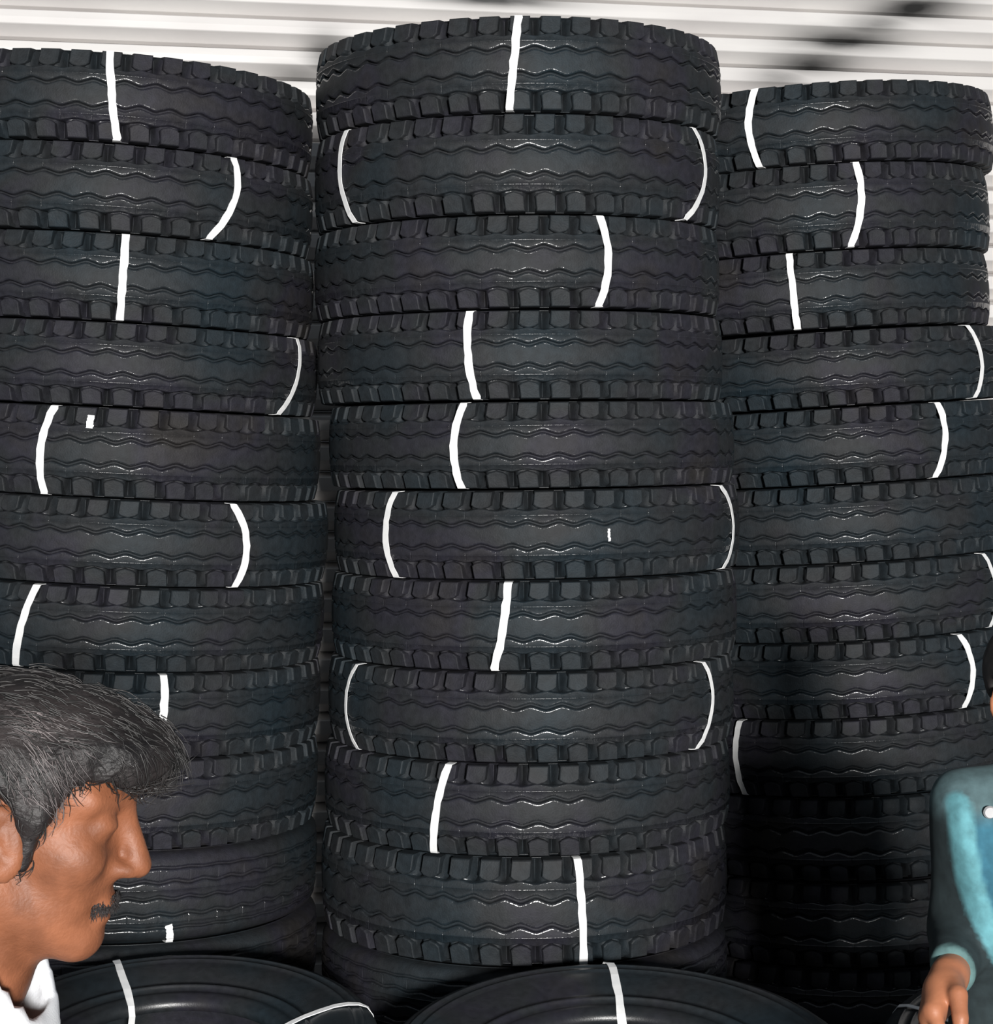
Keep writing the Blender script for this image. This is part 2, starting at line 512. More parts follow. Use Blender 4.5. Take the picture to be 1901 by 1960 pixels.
# left stack
le = [590, 590, 592, 600, 605, 620, 612, 605, 600, 598]
build_stack('left', 5.08, [88, 265, 438, 610, 775, 952, 1122, 1287, 1455, 1632, 1812], [e - 375 for e in le], [2.6, 2.8, 2.8, 2.8, 2.8, 2.8, 2.8, 2.6, 2.4, 2.2],
    {0: [S(207, 214, 228)], 1: [S(448, 449, 408)], 2: [S(238, 235, 233)], 3: [S(572, 569, 543, w=.016)], 4: [S(98, 78, 86), S(171, 169, z0=.86, z1=.55, tuck=(False, False), w=.016, name='tape_scrap', label='small scrap of white tape')],
     5: [S(448, 472, 457)], 6: [S(64, 41, 31)], 7: [S(311, 312, 296)], 8: [], 9: [S(325, 328, 330, z0=-.62, z1=-1, tuck=(False, True), w=.017)]},
    ['white strap at its centre', 'curved white strap at right', 'straight white strap at centre', 'white strap at right edge', 'white strap and scrap of tape at left', 'bowed white strap at right',
     'slanting white strap at far left', 'white strap above the man\'s hair', 'no strap in view', 'short strap end by the man\'s chin'], 3, {9: 'rib', 10: 'rib'})

# right stack
build_stack('right', 5.66, [150, 308, 476, 628, 776, 926, 1078, 1229, 1377, 1527], [1549, 1541, 1541, 1580, 1590, 1595, 1597, 1600, 1602],
    [-3.3, -3.3, -3.3, -3.4, -3.5, -3.5, -3.5, -3.4, -3.2],
    {0: [S(1448, 1433, 1448)], 1: [S(1645, 1648, 1626)], 2: [S(1515, 1518, 1522)], 3: [S(1862, 1879, 1868, w=.016)], 4: [S(1803, 1809, 1790)], 6: [S(1893, 1906, 1898, w=.014)], 7: [S(1846, 1862, 1847)],
     8: [S(1416, 1409, 1419, w=.016)]},
    ['white strap at left', 'curved white strap right of centre', 'straight white strap at centre', 'white strap at right edge', 'curved white strap at right', 'no strap in view', 'strap at the frame\'s right edge',
     'curved white strap above the ear', 'white strap at left in shade', 'in deep shade', 'hidden in deep shade', 'hidden in deep shade', 'hidden in deep shade'], 4, {})

# low stacks in front: two wide rib tyres each, the upper one leaning towards the camera
def over_sidewall(a0, a1):
    """strap over the upper sidewall, bead and into the hole; angles from the front"""
    pr = [(0.5215, 0.02), (0.519, 0.060), (0.5085, 0.092), (0.498, 0.1035), (0.478, 0.1078), (0.452, 0.1080), (0.420, 0.1050), (0.380, 0.0975), (0.345, 0.0905), (0.315, 0.0826), (0.290, 0.0745), (0.280, 0.060), (0.290, 0.030), (0.31, 0.0)]
    return [(a0 + (a1 - a0) * i / (len(pr) - 1), r, z) for i, (r, z) in enumerate(pr)]

def front_stack(px, Y, R, y_apex, tilt, side, straps, lab_top, lab_bot):
    X = (px - PX0) / F * Y
    rs = R / RT
    th = math.radians(tilt)
    Yf = Y + R * math.cos(th)
    z_far = ZC - (y_apex - HOR) * Yf / F
    z_ctr = z_far - R * math.sin(th)          # centre of the upper face
    z_near = z_ctr - R * math.sin(th)
    h = z_near / 2 * 0.985
    zs = h / (2 * HALF) * 1.0
    up = Vector((0, -math.sin(th), math.cos(th)))
    c = Vector((X, Y, z_ctr)) - up * (HALF * zs)
    make_tyre(c, 0, 'rib', lab_top, 'low front tyres', (), zs, rs, True, pitchx=th, custom=straps)
    make_tyre((X, Y, HALF * zs), 0, 'rib', lab_bot, 'low front tyres', (), zs, rs, False)

front_stack(1188, 3.96, 0.492, 1832, 7.2, 'right', [(over_sidewall(PI + 0.03, PI - 0.10), .019)],
            'black tyre lying low in front of the middle stack, white strap over sidewall', 'black tyre under the leaning tyre in front of the middle stack')
front_stack(322, 4.06, 0.445, 1815, 7.2, 'left', [(over_sidewall(PI + 0.42, PI + 0.52), .0185), (over_sidewall(PI / 2 + 0.24, PI / 2 + 0.50), .016)],
            'black tyre lying low under the man\'s chin, white strap over sidewall', 'black tyre under the leaning tyre in front of the left stack')
front_stack(2150, 3.98, 0.492, 1832, 7.2, 'far right', [(over_sidewall(PI + 1.05, PI + 1.1), .014)],
            'black tyre in the shade by the hand of the teal shirted person', 'black tyre under the shaded tyre at right')

# ------------------------------------------------------------------ people: distance fields and surface nets
def sd_cap(P, a, b, ra, rb):
    a = np.asarray(a, np.float32); b = np.asarray(b, np.float32)
    ba = b - a; L2 = float(ba @ ba)
    t = np.clip(((P - a) @ ba) / L2, 0, 1)
    q = P - a - t[..., None] * ba
    return np.sqrt((q * q).sum(-1)) - (ra + (rb - ra) * t)
def sd_ell(P, c, r):
    r = np.asarray(r, np.float32); q = (P - np.asarray(c, np.float32))
    k0 = np.sqrt(((q / r) ** 2).sum(-1)); k1 = np.sqrt(((q / (r * r)) ** 2).sum(-1)) + 1e-9
    return k0 * (k0 - 1) / k1
def smin(a, b, k):
    h = np.clip(0.5 + 0.5 * (b - a) / k, 0, 1)
    return b + (a - b) * h - k * h * (1 - h)
def smax(a, b, k): return -smin(-a, -b, k)

def axis(lo, hi, fine, h, H):
    """non-uniform axis: step h inside the intervals in fine, H outside"""
    out = [lo]
    while out[-1] < hi:
        x = out[-1]
        out.append(x + (h if any(a - h <= x <= b for a, b in fine) else H))
    return np.array(out, np.float32)
def grid(ax):
    return np.stack(np.meshgrid(*ax, indexing='ij'), -1)

def surface_nets(Fv, ax):
    S_ = Fv < 0
    nx, ny, nz = Fv.shape
    cnt = np.zeros((nx - 1, ny - 1, nz - 1), np.int8)
    for i in (0, 1):
        for j in (0, 1):
            for k in (0, 1): cnt += S_[i:nx - 1 + i, j:ny - 1 + j, k:nz - 1 + k]
    cells = np.argwhere((cnt > 0) & (cnt < 8))
    idx = -np.ones(cnt.shape, np.int64); idx[tuple(cells.T)] = np.arange(len(cells))
    acc = np.zeros((len(cells), 3)); num = np.zeros(len(cells))
    C = [(i, j, k) for i in (0, 1) for j in (0, 1) for k in (0, 1)]
    for a in C:
        for d_ in range(3):
            if a[d_]: continue
            b = list(a); b[d_] = 1
            fa = Fv[tuple((cells + a).T)]; fb = Fv[tuple((cells + b).T)]
            m = (fa < 0) != (fb < 0)
            t = np.where(m, fa / np.where(m, fa - fb, 1), 0)
            p = np.tile(np.array(a, float), (len(cells), 1)); p[:, d_] = t
            acc += p * m[:, None]; num += m
    pos = cells + acc / num[:, None]
    V = np.stack([np.interp(pos[:, q], np.arange(len(ax[q])), ax[q]) for q in range(3)], -1)
    quads = []
    for d_ in range(3):
        sl0 = [slice(None)] * 3; sl1 = [slice(None)] * 3
        sl0[d_] = slice(0, -1); sl1[d_] = slice(1, None)
        e = np.argwhere(S_[tuple(sl0)] != S_[tuple(sl1)])
        u, w = (d_ + 1) % 3, (d_ + 2) % 3
        e = e[(e[:, u] > 0) & (e[:, w] > 0) & (e[:, u] < Fv.shape[u] - 1) & (e[:, w] < Fv.shape[w] - 1)]
        if not len(e): continue
        ins = S_[tuple(e.T)]
        def cell(du, dw):
            c = e.copy(); c[:, u] -= du; c[:, w] -= dw
            return idx[tuple(c.T)]
        q = np.stack([cell(1, 1), cell(0, 1), cell(0, 0), cell(1, 0)], -1)
        q[~ins] = q[~ins][:, ::-1]
        quads.append(q)
    return V, np.concatenate(quads)

def relax(V, Q, it=1):
    for _ in range(it):
        s = np.zeros_like(V); n = np.zeros(len(V))
        for a in range(4):
            b = (a + 1) % 4
            np.add.at(s, Q[:, a], V[Q[:, b]]); np.add.at(n, Q[:, a], 1)
            np.add.at(s, Q[:, b], V[Q[:, a]]); np.add.at(n, Q[:, b], 1)
        V = 0.5 * V + 0.5 * s / np.maximum(n, 1)[:, None]
    return V

def local(P, c, r, fn):
    '''evaluate fn only inside a box of half size r round c'''
    m = (np.abs(P - np.asarray(c, np.float32)) < np.asarray(r, np.float32)).all(-1)
    out = np.full(P.shape[:-1], .2, np.float32)
    out[m] = fn(P[m])
    return out

class Frame:
    """local frame: x forward (face), y to the figure's left, z up"""
    def __init__(s, origin, yaw, pitch=0.0, roll=0.0):
        s.M = Matrix.Translation(origin) @ Matrix.Rotation(yaw, 4, 'Z') @ Matrix.Rotation(pitch, 4, 'Y') @ Matrix.Rotation(roll, 4, 'X')
        s.R = np.array(s.M.to_3x3(), np.float32); s.o = np.array(origin, np.float32)
    def loc(s, P): return (P - s.o) @ s.R
    def out(s, p): return np.array(s.M @ Vector(p))

def head_sdf(P):
    Q = P.copy(); Q[..., 1] = np.abs(Q[..., 1])
    d = sd_ell(Q, (-.006, 0, .016), (.097, .076, .078))
    d = smin(d, sd_ell(Q, (.036, 0, -.052), (.053, .053, .072)), .025)
    d = smin(d, sd_cap(Q, (-.002, .047, -.070), (.066, .012, -.108), .019, .015), .022)
    d = smin(d, sd_ell(Q, (.067, 0, -.107), (.020, .022, .016)), .016)
    d = smin(d, sd_cap(Q, (.083, .010, .014), (.064, .050, .014), .0105, .010), .014)
    d = smin(d, sd_ell(Q, (.056, .046, -.034), (.026, .018, .020)), .020)
    sock = sd_ell(Q, (.098, .033, -.006), (.024, .019, .014))
    d = smax(d, -sock, .012)
    d = smin(d, sd_ell(Q, (.0735, .033, -.006), (.0138, .0165, .0125)), .006)      # lids
    d = smax(d, -sd_cap(Q, (.0885, .027, -.0115), (.084, .042, -.0120), .0022, .0016), .002)
    nose = sd_cap(Q, (.088, 0, .002), (.1065, 0, -.041), .0078, .0115)
    nose = smin(nose, sd_ell(Q, (.094, .0125, -.047), (.012, .0075, .0085)), .007)
    d = smin(d, nose, .010)
    d = smax(d, -sd_ell(Q, (.098, .0075, -.056), (.006, .0035, .004)), .003)
    d = smin(d, sd_ell(Q, (.083, 0, -.0735), (.0115, .024, .0075)), .006)
    d = smin(d, sd_ell(Q, (.080, 0, -.0875), (.0115, .020, .0078)), .006)
    d = smax(d, -sd_cap(Q, (.0965, 0, -.0808), (.078, .026, -.0825), .0022, .0018), .003)
    d = smax(d, -sd_cap(Q, (.098, .017, -.054), (.084, .031, -.078), .003, .002), .010)   # cheek fold
    # ear
    E = Q.copy(); sx, sz = Q[..., 0] - .004, Q[..., 2] + .024
    c, s_ = math.cos(.22), math.sin(.22)
    E[..., 0] = c * sx + s_ * sz; E[..., 2] = -s_ * sx + c * sz; E[..., 1] = Q[..., 1] - .080 - .35 * (-E[..., 0] + .006)
    ear = sd_ell(E, (0, 0, 0), (.0185, .0075, .032))
    ear = smax(ear, -sd_ell(E, (.002, .008, .002), (.0105, .0085, .020)), .004)
    ear = smin(ear, sd_ell(E, (.004, .001, .003), (.0035, .004, .011)), .004)
    ear = smin(ear, sd_ell(E, (.010, -.003, -.002), (.008, .006, .010)), .005)
    d = smin(d, ear, .005)
    return d

def tube(P, pts, rads, k):
    d = None
    for i in range(len(pts) - 1):
        c = sd_cap(P, pts[i], pts[i + 1], rads[i], rads[i + 1])
        d = c if d is None else smin(d, c, k)
    return d

def fist(P, wrist, hand_dir, palm_n, thumb_side, scale=1.0):
    """a half-closed hand: palm, four curled fingers, thumb from the palm's side"""
    h = Vector(hand_dir).normalized(); n = (Vector(palm_n) - h * Vector(palm_n).dot(h)).normalized(); s_ = h.cross(n) * thumb_side
    w = Vector(wrist)
    def pt(a, b, c): return tuple(w + (h * a + s_ * b + n * c) * scale)
    d = tube(P, [pt(0, 0, 0), pt(.03, .004, 0), pt(.075, .010, 0)], [.024 * scale, .024 * scale, .017 * scale], .01)
    d = smin(d, tube(P, [pt(.02, -.010, 0), pt(.072, -.024, .002)], [.018 * scale, .014 * scale], .01), .018)
    d = smin(d, tube(P, [pt(.02, .012, 0), pt(.074, .030, 0)], [.018 * scale, .0145 * scale], .01), .018)
    lens = [(.030, .040, .023, .018), (.010, .044, .026, .019), (-.010, .041, .024, .018), (-.028, .032, .019, .016)]
    fd = None
    for (b, l1, l2, l3) in lens:
        base = (.078 - abs(b - .01) * .18, b, -.001)
        p1 = (base[0] + l1 * .80, b * 1.04, l1 * .60)
        p2 = (p1[0] + l2 * .05, b * 1.02, p1[2] + l2 * .99)
        p3 = (p2[0] - l3 * .80, b, p2[2] + l3 * .45)
        c = tube(P, [pt(*base), pt(*p1), pt(*p2), pt(*p3)], [.0105 * scale, .0096 * scale, .0086 * scale, .0075 * scale], .003)
        fd = c if fd is None else np.minimum(fd, c)
    d = smin(d, fd, .005)
    d = smin(d, tube(P, [pt(.018, .020, .006), pt(.045, .044, .020), pt(.074, .044, .034), pt(.095, .034, .044)], [.015 * scale, .0125 * scale, .0105 * scale, .0085 * scale], .004), .008)
    return d

def body_sdf(P, J, hf, k=.03, hands=True, infl=0.0):
    """J: joints; returns torso with neck, arms and legs (no head)"""
    d = tube(P, [J['neck1'], J['neck0']], [.056, .066], .02)
    f = Frame(J['chest'], J['yaw'], J.get('lean', 0))
    Q = f.loc(P)
    d = smin(d, sd_ell(Q, (0, 0, 0.02), (.115, .165, .21)), .05)
    d = smin(d, sd_ell(Q, (0, 0, 0.14), (.085, .175, .075)), .05)
    f2 = Frame(J['pelvis'], J['yaw'])
    Q2 = f2.loc(P)
    d = smin(d, sd_ell(Q2, (0, 0, .03), (.110, .155, .17)), .06)
    for s in ('l', 'r'):
        d = smin(d, tube(P, [J['sh_' + s], J['el_' + s], J['wr_' + s]], [.052, .040, .026], .012), .035)
        d = smin(d, tube(P, [J['hip_' + s], J['kn_' + s], J['an_' + s]], [.085, .056, .040], .02), .04)
        a = np.array(J['an_' + s]); fw = np.array([math.cos(J['yaw']), math.sin(J['yaw']), 0])
        d = smin(d, sd_cap(P, a + [0, 0, -.03] - fw * .03, a + [0, 0, -.045] + fw * .13, .036, .026), .03)
    return d

def add_mesh(name, V, Q, mat, parent):
    me = bpy.data.meshes.new(name)
    me.from_pydata(V.tolist(), [], Q.tolist())
    me.materials.append(mat)
    me.polygons.foreach_set('use_smooth', np.ones(len(me.polygons), bool))
    me.update()
    return link_mesh(name, me, parent)

# --- materials of the people
M_SKIN1 = noise_mat('brown_skin', (0.125, 0.044, 0.020), (0.205, 0.075, 0.036), scale=30, rough=0.55, bump=0.25, bscale=330, spec=0.33)
M_SKIN2 = noise_mat('brown_skin_hand', (0.30, 0.115, 0.058), (0.38, 0.15, 0.075), scale=22, rough=0.5, bump=0.1, bscale=260)
M_HAIR = noise_mat('greying_black_hair', (0.004, 0.0035, 0.004), (0.024, 0.020, 0.020), scale=13, rough=0.55, detail=4, bump=0.9, bscale=150, spec=0.3, stretch=(1, 1, 1.8))
M_HAIR_G = noise_mat('grey_hair_strands', (0.012, 0.010, 0.011), (0.15, 0.13, 0.13), scale=16, rough=0.45, spec=0.4)
M_HAIR2 = noise_mat('black_hair', (0.008, 0.008, 0.008), (0.018, 0.016, 0.016), scale=40, rough=0.5)
M_WHITE = noise_mat('white_shirt_cloth', (0.66, 0.68, 0.72), (0.78, 0.80, 0.83), scale=12, rough=0.85, bump=0.15, bscale=500)
M_TROU = noise_mat('dark_trouser_cloth', (0.020, 0.022, 0.028), (0.032, 0.034, 0.040), scale=14, rough=0.9)
M_SHOE = noise_mat('black_shoe_leather', (0.010, 0.010, 0.010), (0.018, 0.017, 0.016), scale=14, rough=0.45)
M_EYE = noise_mat('eyeball', (0.50, 0.46, 0.42), (0.56, 0.52, 0.48), scale=14, rough=0.2)
M_IRIS = noise_mat('dark_iris', (0.012, 0.007, 0.004), (0.02, 0.01, 0.006), scale=90, rough=0.15)

def shoe(P, J, s):
    a = np.array(J['an_' + s]); fw = np.array([math.cos(J['yaw']), math.sin(J['yaw']), 0])
    return sd_cap(P, a + [0, 0, -.035] - fw * .03, a + [0, 0, -.045] + fw * .14, .045, .034)

def build_person(label, J, hf, skin, head_h, hand_r, fine_boxes, hair_fn, hair_mat, shirt_fn, shirt_mat, shirt_h):
    root = empty('person', (J['pelvis'][0], J['pelvis'][1], 0))
    tag(root, label, 'person')
    inv = Matrix.Translation((-J['pelvis'][0], -J['pelvis'][1], 0))
    off = np.array([J['pelvis'][0], J['pelvis'][1], 0])
    pts = np.array([J[k] for k in J if isinstance(J[k], (tuple, list, np.ndarray))])
    lo = pts.min(0) - .22; hi = pts.max(0) + .22; lo[2] = -.01; hi[2] = hf.o[2] + .16
    lo[:2] = np.minimum(lo[:2], hf.o[:2] - .16); hi[:2] = np.maximum(hi[:2], hf.o[:2] + .16)
    ax = [axis(lo[q], hi[q], [(b[0][q], b[1][q]) for b in fine_boxes], head_h, .016) for q in range(3)]
    P = grid(ax)
    d = body_sdf(P, J, hf)
    z0 = J['neck0'][2]
    sh = np.clip((z0 + .05 - P[..., 2]) / .05, 0, 1) * np.clip((P[..., 2] - .25) / .1, 0, 1)
    for s in ('l', 'r'): sh = sh * np.clip((np.linalg.norm(P - np.array(J['wr_' + s], np.float32), axis=-1) - .05) / .06, 0, 1)
    d = d + .012 * sh
    d = smin(d, local(P, hf.o, .19, lambda p: head_sdf(hf.loc(p))), .022)
    for s in ('l', 'r'):
        d = smin(d, local(P, J['wr_' + s], .22, lambda p: fist(p, J['wr_' + s], J['hd_' + s], J['pn_' + s], J['ts_' + s], hand_r)), .012)
    V, Q = surface_nets(d, ax)
    V = relax(V, Q, 1)
    add_mesh('body', V - off, Q, skin, root)
    # hair
    x0 = hf.o - .16; x1 = hf.o + .17
    ax = [np.arange(x0[q], x1[q], .0042 if hair_mat is M_HAIR else .006, dtype=np.float32) for q in range(3)]
    P = grid(ax)
    V, Q = surface_nets(hair_fn(hf.loc(P)), ax)
    hair = add_mesh('hair', V - off, Q, hair_mat, root)
    hair['label'] = 'short greying black hair' if hair_mat is M_HAIR else 'short black hair'
    hairV, hairQ = V, Q
    # eyes
    for s in (1, -1):
        bm = bmesh.new(); bmesh.ops.create_uvsphere(bm, u_segments=20, v_segments=14, radius=.0118)
        me = bpy.data.meshes.new('eye'); 
        for f_ in bm.faces:
            f_.smooth = True
            if f_.calc_center_median().x > .0098: f_.material_index = 1
        bm.to_mesh(me); bm.free(); me.materials.append(M_EYE); me.materials.append(M_IRIS)
        o = link_mesh('eye', me, root)
        o.matrix_local = inv @ hf.M @ Matrix.Translation((.0728, s * .033, -.0080))
    # shirt
    lo2, hi2 = lo.copy(), hi.copy(); lo2[2] = J['pelvis'][2] - .18; hi2[2] = hf.o[2]
    ax = [np.arange(lo2[q], hi2[q], shirt_h, dtype=np.float32) for q in range(3)]
    P = grid(ax)
    V, Q = surface_nets(shirt_fn(P), ax)
    V = relax(V, Q, 1)
    shirt = add_mesh('shirt', V - off, Q, shirt_mat, root)
    # trousers
    lo3, hi3 = lo.copy(), hi.copy(); hi3[2] = J['pelvis'][2] + .14
    ax = [np.arange(lo3[q], hi3[q], .017, dtype=np.float32) for q in range(3)]
    P = grid(ax)
    d = tube(P, [J['hip_l'], J['kn_l'], J['an_l']], [.105, .080, .066], .03)
    d = np.minimum(d, tube(P, [J['hip_r'], J['kn_r'], J['an_r']], [.105, .080, .066], .03))
    d = smin(d, sd_ell(Frame(J['pelvis'], J['yaw']).loc(P), (0, 0, .03), (.122, .167, .17)), .05)
    d = np.maximum(d, .055 - P[..., 2]); d = np.maximum(d, P[..., 2] - J['pelvis'][2] - .10)
    V, Q = surface_nets(d, ax)
    add_mesh('trousers', relax(V, Q, 1) - off, Q, M_TROU, root)
    for s in ('l', 'r'):
        a = np.array(J['an_' + s])
        ax = [np.arange(a[0] - .22, a[0] + .22, .009, dtype=np.float32), np.arange(a[1] - .22, a[1] + .22, .009, dtype=np.float32), np.arange(-.01, a[2] + .06, .009, dtype=np.float32)]
        P = grid(ax)
        V, Q = surface_nets(np.maximum(shoe(P, J, s), .002 - P[..., 2]), ax)
        add_mesh('shoe', relax(V, Q, 1) - off, Q, M_SHOE, root)
    return root, off, hairV, hairQ, shirt

def strands(name, V, Q, hf, off, parent, mat, count, dirfn, length, rad, keep, seed):
    """short tapered hairs lying along the hair surface, joined in one mesh"""
    r = np.random.default_rng(seed)
    L = hf.loc(V.astype(np.float32))
    c = L[Q].mean(1)
    e1 = L[Q[:, 1]] - L[Q[:, 0]]; e2 = L[Q[:, 3]] - L[Q[:, 0]]
    nn = np.cross(e1, e2); nn /= np.linalg.norm(nn, axis=1)[:, None] + 1e-9
    ok = np.where(keep(c))[0]
    pick = r.choice(ok, count)
    v, f = [], []
    for i in pick:
        n = nn[i]
        p = c[i] + r.normal(0, .002, 3) - n * .0005
        dvec = dirfn(c[i]) + r.normal(0, .13, 3)
        dvec -= n * (dvec @ n); dvec /= np.linalg.norm(dvec) + 1e-9
        b = np.cross(n, dvec)
        ln = length * r.uniform(.6, 1.3); lift = r.uniform(.0, .0025)
        o = len(v)
        for k in range(5):
            t = k / 4
            q = p + dvec * ln * t + n * (lift * math.sin(t * 2.4) - .012 * t * t * (ln / .04)) + b * .004 * t * t * r.normal()
            w = rad * (1 - .75 * t)
            for a in (0, 2.094, 4.189): v.append(q + (n * math.cos(a) + b * math.sin(a)) * w)
        for k in range(4):
            for a in range(3):
                a2 = (a + 1) % 3
                f.append((o + k * 3 + a, o + k * 3 + a2, o + k * 3 + 3 + a2, o + k * 3 + 3 + a))
    W_ = np.array(v) @ hf.R.T.astype(float) + hf.o - off
    return add_mesh(name, W_, np.array(f), mat, parent)

def lump(P, s):
    """cheap clumpy displacement"""
    x, y, z = P[..., 0], P[..., 1], P[..., 2]
    return np.sin(x * 61 * s + 2.1 * np.sin(z * 43 * s)) * np.sin(y * 57 * s + 1.3 + 1.7 * np.sin(x * 39 * s)) * np.sin(z * 52 * s + .7 + 2 * np.sin(y * 47 * s))

# ---- man at the left, head in profile looking right
SCL1 = 2300.0; Y1 = F / SCL1
hf1 = Frame(((293 - PX0) / SCL1 - .111, Y1, ZC - (1665 - HOR) / SCL1 + .062), math.radians(4), math.radians(10))
ox, oy, oz = hf1.o
bx = ox - .085
J1 = dict(yaw=math.radians(4), lean=math.radians(6), neck1=(ox - .030, oy, oz - .085), neck0=(ox - .075, oy, oz - .215), chest=(bx - .01, oy, oz - .42), pelvis=(bx - .03, oy, oz - .72),
          sh_l=(bx - .02, oy + .175, oz - .275), el_l=(bx - .03, oy + .215, oz - .56), wr_l=(bx + .06, oy + .215, oz - .79), sh_r=(bx - .02, oy - .175, oz - .275), el_r=(bx - .03, oy - .215, oz - .56), wr_r=(bx + .06, oy - .21, oz - .79),
          hip_l=(bx - .03, oy + .085, oz - .76), kn_l=(bx - .01, oy + .095, oz - 1.13), an_l=(bx - .05, oy + .10, .085), hip_r=(bx - .03, oy - .085, oz - .76), kn_r=(bx - .01, oy - .095, oz - 1.13), an_r=(bx - .05, oy - .10, .085),
          hd_l=(.25, 0, -1), pn_l=(0, -1, 0), ts_l=1, hd_r=(.25, 0, -1), pn_r=(0, 1, 0), ts_r=-1)

def hair1(Q):
    q = Q.copy(); q[..., 1] = np.abs(q[..., 1])
    d = sd_ell(q, (-.010, 0, .020), (.108, .089, .083))
    d = smin(d, sd_ell(q, (.070, 0, .052), (.053, .060, .034)), .03)
    d = smin(d, sd_cap(q, (.026, .074, .01), (.020, .0715, -.040), .013, .007), .010)
    d = smin(d, sd_ell(q, (-.055, 0, -.035), (.055, .062, .045)), .02)
    x = q[..., 0]
    zl = np.interp(x, [-.2, -.055, -.038, -.028, -.012, .008, .013, .027, .032, .050, .075, .100, .13], [-.085, -.085, -.06, .008, .012, .006, -.040, -.046, -.006, .022, .034, .030, .038]).astype(np.float32)
    d = smax(d, (zl - q[..., 2]) * .6, .006)
    d = d + .0042 * lump(Q, 1.0) + .0022 * lump(Q, 2.3)
    return d

def shirt1(P):
    J = J1
    d = body_core(P, J, .020)
    # cut the neck hole and keep a folded collar round the neck
    nb = tube(P, [J['neck1'], J['neck0']], [.060, .072], .02)
    ax_ = np.array(J['neck1']) - np.array(J['neck0']); ax_ = ax_ / np.linalg.norm(ax_)
    hgt = (P - np.array(J['neck0'], np.float32)) @ ax_.astype(np.float32)
    tilt = (P[..., 0] - J['neck0'][0]) * 1.5
    col = np.maximum(np.abs(nb - .020) - .008, np.maximum(np.maximum(hgt + tilt - .214, hgt - .135), -hgt - .09))
    d = np.minimum(d, col)
    d = np.maximum(d, -(nb - .010))
    return d

def body_core(P, J, infl, sleeve=1.0, slv=(.054, .046, .036)):
    f = Frame(J['chest'], J['yaw'], J.get('lean', 0)); Q = f.loc(P)
    d = sd_ell(Q, (0, 0, .02), (.115, .165, .21))
    d = smin(d, sd_ell(Q, (0, 0, .14), (.085, .175, .075)), .05)
    d = smin(d, sd_ell(Frame(J['pelvis'], J['yaw']).loc(P), (0, 0, .03), (.112, .157, .17)), .08)
    d = smin(d, tube(P, [J['neck0'], tuple(np.array(J['neck0']) + [0, 0, -.05])], [.066, .09], .02), .05)
    for s in ('l', 'r'):
        sh, el, wr = (np.array(J[k + s]) for k in ('sh_', 'el_', 'wr_'))
        d = smin(d, tube(P, [tuple(sh), tuple(el), tuple(el + (wr - el) * sleeve)], slv, .012), .035)
    d = d - infl
    d = np.maximum(d, J['pelvis'][2] - .10 - P[..., 2])
    for s in ('l', 'r'):
        el, wr = np.array(J['el_' + s], np.float32), np.array(J['wr_' + s], np.float32)
        n = (wr - el) / np.linalg.norm(wr - el)
        ct = el + (wr - el) * (sleeve - .06)
        near = sd_cap(P, ct, ct + n * .2, .09, .09)
        d = np.maximum(d, np.where(near < 0, (P - ct) @ n, -1))
    return d

box1 = [((ox - .125, oy - .105, oz - .15), (ox + .135, oy + .105, oz + .125))]
p1, off1, hv, hq, _ = build_person('man in profile with greying hair and white collar, nearest at left', J1, hf1, M_SKIN1, .0032, 1.0, box1, hair1, M_HAIR, shirt1, M_WHITE, .008)

def comb(c):
    x, y, z = c
    return np.array([.9, 0, -.15]) if z > .06 else (np.array([.55, 0, -.75]) if x > -.02 else np.array([-.35, 0, -.9]))
anyw = lambda c: (c[:, 2] > .022) | ((c[:, 0] < -.04) & (c[:, 2] > -.04))
strands('hair_strands', hv, hq, hf1, off1, p1, M_HAIR2, 2600, comb, .030, .0008, anyw, 3)['label'] = 'black strands over the hair'
strands('hair_strands', hv, hq, hf1, off1, p1, M_HAIR_G, 1700, comb, .026, .0007, lambda c: (c[:, 2] > .016) & (c[:, 2] < .080) & (c[:, 0] < .045), 4)['label'] = 'grey strands at the side of the hair'

strands('hair_strands', hv, hq, hf1, off1, p1, M_HAIR2, 260, lambda c: np.array([.05, 0, -1.0]), .014, .0007, lambda c: (c[:, 0] > .008) & (c[:, 0] < .036) & (c[:, 2] < .01), 9)['label'] = 'black sideburn hairs'
# moustache and eyebrows of short dark hairs
def tuft(name, pts_fn, n, mat, ln, rad, seed, parent, hf, off):
    r = np.random.default_rng(seed); v, f = [], []
    for _ in range(n):
        p, dv = pts_fn(r)
        p = np.array(p); dv = np.array(dv) + r.normal(0, .25, 3); dv /= np.linalg.norm(dv)
        b = np.cross(dv, [0, 0, 1.0]); b /= np.linalg.norm(b) + 1e-9; c = np.cross(dv, b)
        o = len(v)
        for k in range(3):
            w = rad * (1 - .4 * k)
            q = p + dv * ln * k / 2
            for a in (0, 2.094, 4.189): v.append(q + (b * math.cos(a) + c * math.sin(a)) * max(w, rad * .15))
        for k in range(2):
            for a in range(3):
                a2 = (a + 1) % 3
                f.append((o + k * 3 + a, o + k * 3 + a2, o + k * 3 + 3 + a2, o + k * 3 + 3 + a))
    V = np.array(v) @ hf.R.T.astype(float) + hf.o - off
    return add_mesh(name, V, np.array(f), mat, parent)
def mous(r):
    y = r.uniform(-.027, .027); z = -.064 - .010 * r.random() - abs(y) * .30
    x = .0945 - y * y * 22 - r.random() * .002
    return (x, y, z), (.25, np.sign(y) * .5, -1)
tuft('moustache', mous, 380, M_HAIR, .008, .0006, 5, p1, hf1, off1)['label'] = 'thin greying moustache'
